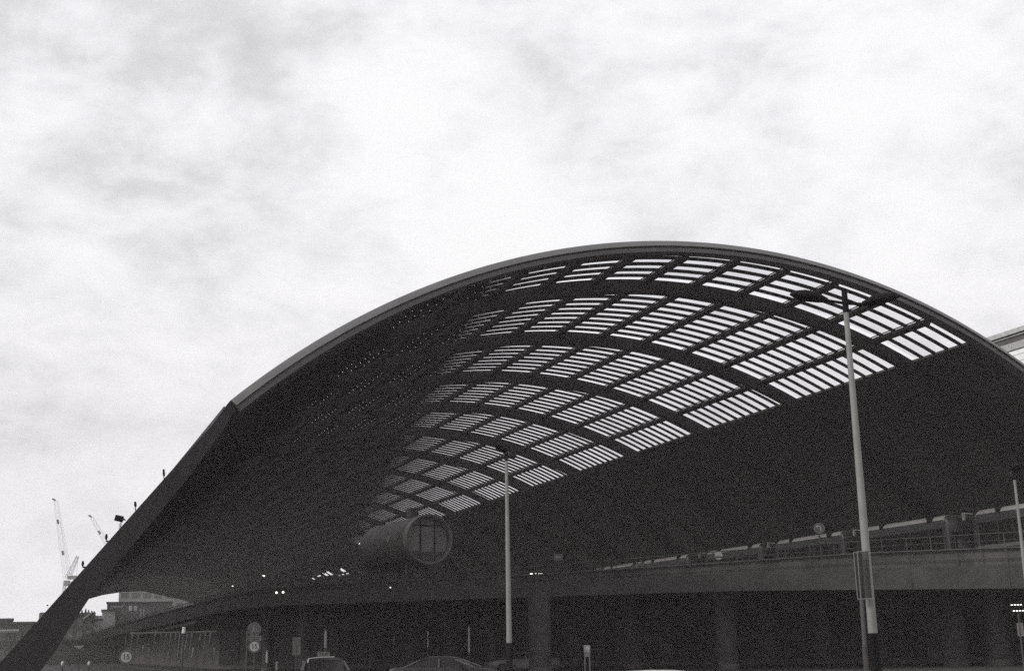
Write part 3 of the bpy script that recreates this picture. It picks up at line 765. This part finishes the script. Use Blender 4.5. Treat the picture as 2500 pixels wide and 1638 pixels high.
for x, y0, y1, D, w, lab in ((795, 1537, 1580, 86, 3.2, 'pale tubular light column behind the taxi roof sign'), (1145, 1528, 1592, 84, 2.5, 'bright narrow light column left of the central lamp post'), (652, 1588, 1616, 84, 2.5, 'short pale streak of a column left of the utility panel'),
                             (962, 1554, 1570, 88, 2.0, 'tiny pale wall light left of the dark saloon'), (1045, 1540, 1580, 88, 1.6, 'faint pale strip light above the dark saloon'), (676, 1617, 1634, 60, 2.6, 'short pale bollard at the bottom left of the taxi')):
    a = atd(x, y0, D); b = atd(x + 3, y1, D); s = D / F
    t = thing('light_column', lab, 'light column', (a.x, a.y, 0), 'pale narrow light columns under the deck')
    b = Vector((a.x, a.y, b.z))
    MB().tube(b, a, w * s, n=10).build('diffuser', m_reflec if y1 - y0 > 20 else m_ring, t, smooth=True)
    MB().tube((b.x, b.y, 0), b, w * s * .9, n=10).build('stem', m_darkw, t, smooth=True)
    MB().ball(a, w * s * 1.2).build('cap', m_ring, t)
# ------------------------------------------------------------------ cars
def car(p, heading, L, Wd, H, label, kind='saloon', paint=None, group=None):
    """p = centre on the ground, heading = direction of the nose"""
    paint = paint or m_cardark
    t = thing('taxi' if kind == 'taxi' else 'parked_car', label, 'car', (p.x, p.y, 0), group)
    f = Vector((math.cos(heading), math.sin(heading), 0)); w = Vector((-f.y, f.x, 0))
    def P_(a, b, c): return Vector((p.x, p.y, 0)) + f * a + w * b + up * c
    if kind == 'estate':
        roofline = [(-.49, .80, .86), (-.47, .93, .84), (-.44, .985, .80), (-.2, 1.0, .78), (.05, .985, .78), (.12, .955, .79), (.26, .66, .88), (.30, .63, .90)]
    else:
        roofline = [(-.36, .66, .9), (-.33, .68, .88), (-.20, .93, .80), (-.14, .985, .77), (0, 1.0, .76), (.08, .975, .77), (.13, .93, .79), (.27, .66, .88), (.31, .63, .90)]
    bodyl = [(-.5, .35, .55, .90), (-.49, .26, .62, .95), (-.44, .22, .66, .99), (-.3, .20, .66, 1), (.0, .20, .65, 1), (.28, .20, .63, 1), (.42, .22, .57, .97), (.48, .25, .50, .92), (.5, .32, .42, .84)]
    b = MB(); rings = []
    for a, lo, hi, wf in bodyl:
        hw = Wd / 2 * wf; pr_ = [(-hw * .9, lo * H * .8), (-hw, lo * H * 1.2), (-hw * 1.0, hi * H * .8), (-hw * .93, hi * H), (hw * .93, hi * H), (hw * 1.0, hi * H * .8), (hw, lo * H * 1.2), (hw * .9, lo * H * .8)]
        rings.append([P_(a * L, y_, z_) for y_, z_ in pr_])
    b.loft(rings); b.build('body', paint, t, smooth=True)
    c = MB(); rings = []
    for a, z_, wf in roofline:
        hw = Wd / 2 * wf; zz = z_ * H
        rings.append([P_(a * L, -hw * 1.08, .60 * H), P_(a * L, -hw * (1.0 if z_ > .8 else 1.05), max(.62 * H, zz - .09 * H)), P_(a * L, -hw * .86, max(.625 * H, zz - .02 * H)), P_(a * L, -hw * .4, zz), P_(a * L, hw * .4, zz), P_(a * L, hw * .86, max(.625 * H, zz - .02 * H)), P_(a * L, hw * (1.0 if z_ > .8 else 1.05), max(.62 * H, zz - .09 * H)), P_(a * L, hw * 1.08, .60 * H)])
    c.loft(rings); c.build('cabin', m_cabin, t, smooth=True)
    rf = MB(); rings = []
    for a, z_, wf in [r__ for r__ in roofline if r__[1] > .92]:
        hw = Wd / 2 * wf; zz = z_ * H
        rings.append([P_(a * L, -hw * .98, zz - .075 * H), P_(a * L, -hw * .86, zz - .012 * H), P_(a * L, -hw * .4, zz + .012 * H), P_(a * L, 0, zz + .017 * H), P_(a * L, hw * .4, zz + .012 * H), P_(a * L, hw * .86, zz - .012 * H), P_(a * L, hw * .98, zz - .075 * H), P_(a * L, 0, zz - .08 * H)])
    rf.loft(rings); rf.build('roof', paint, t, smooth=True)
    r0 = roofline
    for s_ in (-1, 1):
        for (i0, i1) in ((0, 2), (len(r0) - 1, len(r0) - 3)):
            A_ = r0[i0]; B_ = r0[i1]
            MB().tube(P_(A_[0] * L, s_ * Wd / 2 * .93, .64 * H), P_(B_[0] * L, s_ * Wd / 2 * B_[2] * 1.0, B_[1] * H - .04 * H), .035, n=6).build('pillar', m_trim, t)
        MB().tube(P_(-.02 * L, s_ * Wd / 2 * .86, .64 * H), P_(-.02 * L, s_ * Wd / 2 * .80, .93 * H), .04, n=6).build('pillar', m_trim, t)
    for a in (-.31, .32):
        for s_ in (-1, 1):
            c0 = P_(a * L, s_ * (Wd / 2 - .2), .31); c1 = P_(a * L, s_ * (Wd / 2 + .01), .31)
            w_ = MB().tube(c0, c1, .31, n=20).build('wheel', m_black, t)
            build_sub(MB().tube(c1, c1 + w * s_ * .012, .19, n=12), 'hub', m_rail, w_)
    for s_ in (-1, 1):
        MB().obox(P_(.485 * L, s_ * Wd * .33, .45 * H), f, w, up, .04, .16, .07).build('headlight', m_ring, t)
        MB().obox(P_(-.49 * L, s_ * Wd * .36, .52 * H), f, w, up, .03, .12, .09).build('tail_light', m_ring, t)
        MB().obox(P_(.2 * L, s_ * (Wd / 2 + .08), .66 * H), f, w, up, .06, .09, .07).build('mirror', paint, t)
    return t, P_
m_cardark = mat('dark_car_paint', g(.012), .45, var=.1, spec=.25)
m_cargrey = mat('grey_car_paint', g(.13), .4, var=.1, spec=.4)
m_cabin = mat('car_glass', g(.010), .3, var=.1, spec=.2)
m_trim = mat('car_trim', g(.06), .35, spec=.6)
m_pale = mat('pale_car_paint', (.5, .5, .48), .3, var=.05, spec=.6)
def heading_cam(p, rel): return math.atan2(CAM.y - p.y, CAM.x - p.x) + R(rel)
# taxi facing the camera
p = atd(790, 1605, 50); zt_ = 1.6 + (1588 - 1605) / F * 50
p0 = Vector((p.x, p.y, 0))
tx, PP = car(p0, heading_cam(p0, 4), 4.6, 1.84, 1.33, 'dark taxi seen end-on with a light on its roof', 'taxi')
# roof sign
rs = PP(0, 0, 1.36); vv, rr2 = facing(rs)
sg = MB().obox(rs + up * .10 - vv * 0, rr2, vv, up, .23, .07, .085).build('roof_sign', m_ring, tx)
text_mesh('TAXI', .15, tuple(rs + up * .10 + vv * .075), rr2, up, m_num, sg, 'lettering')
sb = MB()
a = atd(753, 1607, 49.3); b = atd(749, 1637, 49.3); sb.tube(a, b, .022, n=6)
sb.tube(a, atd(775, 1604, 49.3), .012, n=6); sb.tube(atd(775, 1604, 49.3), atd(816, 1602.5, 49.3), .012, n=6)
sb.build('edge_highlight', m_pale, tx)  # pale bars drawn as highlights along the taxi's window and roof edges
p = atd(1086, 1603, 55); p0 = Vector((p.x, p.y, 0)); car(p0, heading_cam(p0, 78), 4.5, 1.8, 1.27, 'low dark saloon with a thin bright roof edge, left of the central lamp post', 'saloon')
p = atd(1274, 1588, 84); p0 = Vector((p.x, p.y, 0)); car(p0, heading_cam(p0, -78), 4.7, 1.85, 1.31, 'estate car parked behind the central lamp post and the thick column', 'estate', m_cargrey)
p = atd(1590, 1634, 14.0); p0 = Vector((p.x, p.y, 0)); car(p0, heading_cam(p0, 20), 4.1, 1.7, 1.60 + (1572 - 1633) / F * 14.0 - .005, 'car whose pale curved roof just shows at the bottom edge', 'saloon', m_pale)

# person-height street bits at far left: tiny lit windows of street level
# ------------------------------------------------------------------ things on the outer edge of the front leg
def mast_on_leg(x, y0, y1, label, bend=0):
    b = aty(x + (6 if bend else 1.5), y0, Y0 + .3); a = aty(x, y1, Y0 + .3)
    t = thing('roof_sensor', label, 'sensor', tuple(b), 'small sensors along the outer edge of the front leg')
    if bend:
        m = Vector((a.x, a.y, b.z + .02)); MB().tube(b + Vector((.15, 0, 0)), m, .035, n=6).build('bracket', m_black, t)
        MB().tube(m, a, .02, n=6).build('stem', m_black, t)
    else: MB().tube(b - up * .1, a, .02, n=6).build('stem', m_black, t)
    h = a.z - b.z; hd = MB()
    for f, r_s in ((.45, .05), (.65, .06), (.85, .05), (1.0, .045)): hd.ball(b.lerp(a, f) if not bend else Vector((a.x, a.y, b.z + h * f)), r_s, n=8, m=5)
    hd.build('sensor_head', m_black, t)
mast_on_leg(399.5, 1170, 1147, 'topmost small sensor on the outer edge of the leg')
mast_on_leg(330, 1242, 1226, 'second small sensor down the leg, above the drum camera')
mast_on_leg(260, 1322, 1305, 'third small sensor down the leg, below the drum camera', 1)
mast_on_leg(202.5, 1385, 1371, 'lowest small sensor on the leg, on an elbow bracket', 1)
a = aty(280.5, 1263, Y0 + .3); b = aty(301, 1267.5, Y0 + .3)
t = thing('drum_camera', 'dark drum-shaped camera on a short stalk on the leg edge', 'camera', tuple(b))
MB().tube(a, b, .125, .13, n=16).build('drum', m_black, t, smooth=True)
MB().tube(b, b + (b - a).normalized() * .1, .05, .02, n=10).build('lens', m_black, t)
c0 = a.lerp(b, .75); MB().tube(c0 - up * .45, c0, .02, n=6).build('stalk', m_black, t)
MB().tube(c0 - up * .42 - Vector((.06, 0, 0)), c0 - up * .2 - Vector((.06, 0, 0)), .012, n=5).build('cable', m_black, t)

# ------------------------------------------------------------------ distant city at left
def gm(v, name): return mat(name, g(v, .98), .8, var=.3, scale=.15, spec=.2)
c_dark = gm(.05, 'brick_dark'); c_mid = gm(.11, 'brick_mid'); c_lt = gm(.22, 'render_grey'); c_roof = gm(.035, 'roof_tiles')
def block(x0, x1, ytop, D, name, label, m, depth=14, roofm=None, wins=None, slope=0, cat='building'):
    a = atd(x0, ytop, D); b = atd(x1, ytop - slope, D)
    t = thing(name, label, cat, ((a.x + b.x) / 2, (a.y + b.y) / 2, 0))
    d = Vector((b.x - a.x, b.y - a.y, 0)); L = d.length; d.normalize(); n_ = Vector((-d.y, d.x, 0))
    if n_.y < 0: n_ = -n_
    A = Vector((a.x, a.y, 0)); B = Vector((b.x, b.y, 0))
    zt = (a.z + b.z) / 2
    MB().prism([A, B, B + n_ * depth, A + n_ * depth], (0, 0, zt - .4)).build('wall', m, t)
    MB().prism([A - d * .3 - n_ * .3 + up * (zt - .395), B + d * .3 - n_ * .3 + up * (zt - .395), B + d * .3 + n_ * (depth + .3) + up * (zt - .395), A - d * .3 + n_ * (depth + .3) + up * (zt - .395)], (0, 0, .4)).build('roof', roofm or c_roof, t)
    if wins:
        nx, nz, w, h, wm = wins
        for j in range(nz):
            for i in range(nx):
                c = A + d * (L * (i + .5) / nx) - n_ * .04 + up * (zt - 2.6 - j * 3.2)
                if c.z < 1.5: continue
                w_ = MB().obox(c, d, n_, up, w / 2, .05, h / 2).build('window', wm, t)
    return t, A, B, d, n_, zt
w_lt = mat('window_pale', (.33, .33, .33), .4, var=.3, scale=.6); w_dk = m_glassdark
block(-60, 30, 1509, 260, 'brick_building', 'dark building at the left frame edge, the taller step', c_dark, wins=(8, 4, 1.2, 1.7, w_dk))
t, A, B, d, n_, zt = block(0, 84, 1517, 250, 'terraced_building', 'long dark terrace with a straight roofline at far left', c_dark, wins=(9, 4, 1.1, 1.6, c_mid))
MB().prism([B + up * (zt - .4), B + d * 1.0 + up * (zt - 4.6), B + d * .9 + n_ * 14 + up * (zt - 4.6), B + n_ * 14 + up * (zt - .4)], tuple(-d * .25)).build('hip_end', c_roof, t)
a = atd(0, 1541, 249); b = atd(46, 1540, 249)
MB().tube(a, b, .35, n=6).build('cornice', c_lt, t)
# round tower
p = atd(103, 1497, 300); D = 300
t = thing('round_tower', 'small ribbed round tower behind the long terrace', 'tower', (p.x, p.y, 0))
MB().tube((p.x, p.y, 0), p, .62, n=20).build('shaft', c_mid, t, smooth=True)
MB().ball((p.x, p.y, p.z), .60, sc=(1, 1, .5)).build('cap', c_dark, t)
rbm = MB()
for k in range(10): rbm.tube((p.x, p.y, p.z - .25 - k * .5), (p.x, p.y, p.z - .17 - k * .5), .66, n=20)
rbm.build('rings', c_roof, t)
MB().obox((p.x - .0, p.y - .62, p.z - 1.2), Vector((1, 0, 0)), Vector((0, 1, 0)), up, .16, .06, .9).build('window', w_lt, t)
block(112, 132, 1494, 310, 'flat_block', 'small dark flat-topped block beside the round tower', c_dark)
# the globe on a thin mast
p = atd(116, 1477, 280)
t = thing('globe_mast', 'tiny dark globe on a hair-thin mast against the sky', 'mast', (p.x, p.y, 0))
MB().ball(p, .19).build('globe', c_roof, t); MB().tube((p.x, p.y, 0), p, .012, n=4).build('mast', c_lt, t)
# buildings seen beneath the roof
block(292, 480, 1432, 420, 'office_tower', 'tall grey tower filling the right half of the gap beneath the roof', c_lt, depth=30, wins=(7, 3, 2.2, 1.6, c_mid))
block(262, 420, 1471, 400, 'stepped_block', 'dark stepped block with a sign band under the office tower', c_dark, depth=20, slope=6)
t, A, B, d, n_, zt = block(250, 282, 1487, 396, 'blank_gable_building', 'light blank-walled building left of the stepped block', c_lt, depth=18)
# the skyline letters on the stepped block
bd_ = atd(285, 1480, 394); v, r_ = facing(bd_); s = 394 / F
t = thing('rooftop_sign', 'pale illegible rooftop lettering along the stepped block', 'sign', (bd_.x, bd_.y, bd_.z))
e = MB(); random.seed(3)
for k in range(7):
    c = bd_ + r_ * (-12 + k * 4) * s
    e.obox(c - r_ * .9 * s, r_, v, up, .45 * s, .1, 2.2 * s); e.obox(c + r_ * .9 * s, r_, v, up, .4 * s, .1, (1.2 + random.random()) * s); e.obox(c, r_, v, up, 1.2 * s, .1, .45 * s)
e.build('letters', mat('letter_pale', (.30, .30, .30), .5), t)
block(215, 250, 1510, 380, 'ribbed_facade_building', 'building with tall pale vertical bays left of the blank gable', c_mid, wins=(5, 1, 1.6, 7.0, w_lt))
t, A, B, d, n_, zt = block(140, 231, 1495, 370, 'gabled_house', 'dark ragged-roofed house right behind the leg', c_dark, wins=(4, 4, 1.2, 2.0, c_mid))
for k, (x, h) in enumerate(((200, 5), (209, 8), (216, 6), (224, 4), (230, 3))):
    q_ = atd(x, 1495, 369); MB().tube(q_ - up * 1, q_ + up * h * .14, .5, .12, n=6).build('chimney', c_roof, t)
q_ = atd(215, 1502, 368); MB().tube(q_ - Vector((1.2, 0, .9)), q_ + Vector((1.2, 0, 1)), .3, n=5).build('skylight', c_lt, t)
for x0, x1, y0, y1, l in ((315, 334, 1478, 1490, 'wide pale lit-looking billboard on the dark block behind'), (343, 352, 1485, 1509, 'tall narrow pale billboard right of the wide one')):
    a = atd(x0, y0, 392); b = atd(x1, y0, 392); c = atd(x1, y1, 392); dd_ = atd(x0, y1, 392)
    t = thing('billboard', l, 'billboard', tuple(dd_), 'billboards on the dark block')
    MB().prism([a, b, c, dd_], (0, .4, 0)).build('panel', w_lt, t)
    MB().tube(a.lerp(b, .5), a.lerp(b, .5) - up * 14, .3, n=6).build('pole', c_dark, t).location
block(60, 330, 1560, 230, 'quay_building', 'long low dark building behind the foot of the leg', c_dark, wins=(22, 2, 1.2, 1.4, w_dk), cat='building')
# street-level glints at left
for x, y, l in ((13, 1617, 'leftmost street lamp glinting near the bottom left corner'), (153, 1619, 'bright street lamp at the foot of the leg'), (218, 1619, 'dim street lamp right of the leg foot'), (42, 1600, 'tall pale lamp glass left of the leg foot')):
    p = atd(x, y, 120)
    t = thing('street_lamp', l, 'street lamp', (p.x, p.y, 0), 'small street lamps at the far left')
    MB().ball(p, .16, sc=(1, 1, 1.4)).build('globe', m_reflec, t); MB().tube((p.x, p.y, 0), (p.x, p.y, p.z - .1), .04, n=6).build('post', m_black, t)
# tent canopy below the deck tip
a = atd(182, 1578, 150); b = atd(205, 1576, 150); c = atd(195, 1584, 150)
t = thing('awning', 'small pale triangular awning under the far tip of the deck', 'awning', (c.x, c.y, 0))
MB().prism([a, b, c], (0, 1.5, .05)).build('fabric', mat('awning_cloth', (.3, .3, .29), .7), t)
MB().tube((c.x, c.y, 0), c, .06, n=6).build('post', m_black, t)

# cranes -------------------------------------------------------------
crane_m = mat('crane_steel', g(.2, 1), .6, var=.3)
crane_d = mat('crane_dark', g(.05, 1), .6)
def lattice(mb, a, b, w0, w1, n, r=.09):
    a = Vector(a); b = Vector(b); d = (b - a).normalized(); s1 = d.orthogonal().normalized(); s1 = Vector((rt_v.x, rt_v.y, 0)); s1 = (s1 - d * s1.dot(d)).normalized(); s2 = d.cross(s1)
    def corner(f, k):
        w = w0 + (w1 - w0) * f; return a.lerp(b, f) + s1 * w * (1 if k in (0, 1) else -1) / 2 + s2 * w * (1 if k in (0, 3) else -1) / 2
    for k in range(4): mb.tube(corner(0, k), corner(1, k), r, n=4)
    for i in range(n):
        f0, f1 = i / n, (i + 1) / n
        for k in range(4): mb.tube(corner(f0, k), corner(f1, (k + 1) % 4), r * .7, n=3)
    return mb
D = 520
def crane(label, jib_a, jib_b, D, dark, blocks=(), hook=None, base=None, w=2.0):
    a = atd(*jib_a, D); b = atd(*jib_b, D)
    t = thing('tower_crane', label, 'crane', (a.x, a.y, 0), 'cranes on the skyline at left')
    L = (b - a).length
    lattice(MB(), a, b, w, w * .45, max(6, int(L / 2.6)), .035 if not dark else .07).build('jib', crane_d if dark else crane_m, t)
    for f, l in blocks:
        c0 = a.lerp(b, f); c1 = a.lerp(b, f + l); MB().tube(c0 - Vector((.4, 0, 0)), c1 - Vector((.4, 0, 0)), .42, n=6).build('jib_counter', crane_d, t)
    if hook: MB().tube(b, b + Vector((-1.3 * hook, 0, .8)), .35, n=5).build('jib_head', crane_d, t)
    lattice(MB(), (a.x, a.y, 0), (a.x, a.y, a.z - 1.0), 2.2, 2.2, 14, .08).build('tower', crane_m, t)
    return t, a, b
t, a, b = crane('tall steep crane boom with two dark blocks, leftmost on the skyline', (166, 1412), (136, 1222), D, False, ((.30, .055), (.70, .055)), 1, w=2.6)
MB().tube(a, b + Vector((2.2, 0, -8)), .05, n=3).build('stay_rope', crane_m, t)
t, a, b = crane('crane boom leaning left whose foot hides behind the leg', (302, 1401), (224, 1262), 540, False, ((.70, .06),), 1, w=2.2)
t, a, b = crane('short dark luffing crane with cab, leaning right near the leg', (165, 1412), (190, 1357), 480, True, (), None, w=1.6)
s = 480 / F
MB().obox(atd(176, 1409, 480), rt_v, Vector((-rt_v.y, rt_v.x, 0)), up, 9 * s, .8, 4 * s).build('counterweight', crane_m, t)
MB().obox(atd(163.5, 1423, 480), rt_v, Vector((-rt_v.y, rt_v.x, 0)), up, 5 * s, 1.2, 6 * s).build('cab', crane_m, t)
MB().tube(atd(190, 1357, 480), atd(187, 1405, 480), .05, n=3).build('stay_rope', crane_m, t)
MB().tube(atd(168, 1428, 480), atd(182, 1412, 480), .12, n=4).build('brace', crane_m, t)

# ------------------------------------------------------------------ haze
hz = MB().box(-700, 900, -60, 900, -1.0, 140).build('haze', None or bpy.data.materials.new('haze_air'))
hm = hz.data.materials[0]; hm.use_nodes = True; ht = hm.node_tree; ht.nodes.clear()
ho = ht.nodes.new('ShaderNodeOutputMaterial'); pv_ = ht.nodes.new('ShaderNodeVolumePrincipled')
pv_.inputs['Color'].default_value = (1.0, .92, .915, 1); pv_.inputs['Density'].default_value = 0.00050
ht.links.new(pv_.outputs[0], ho.inputs['Volume'])
hz['kind'] = 'stuff'
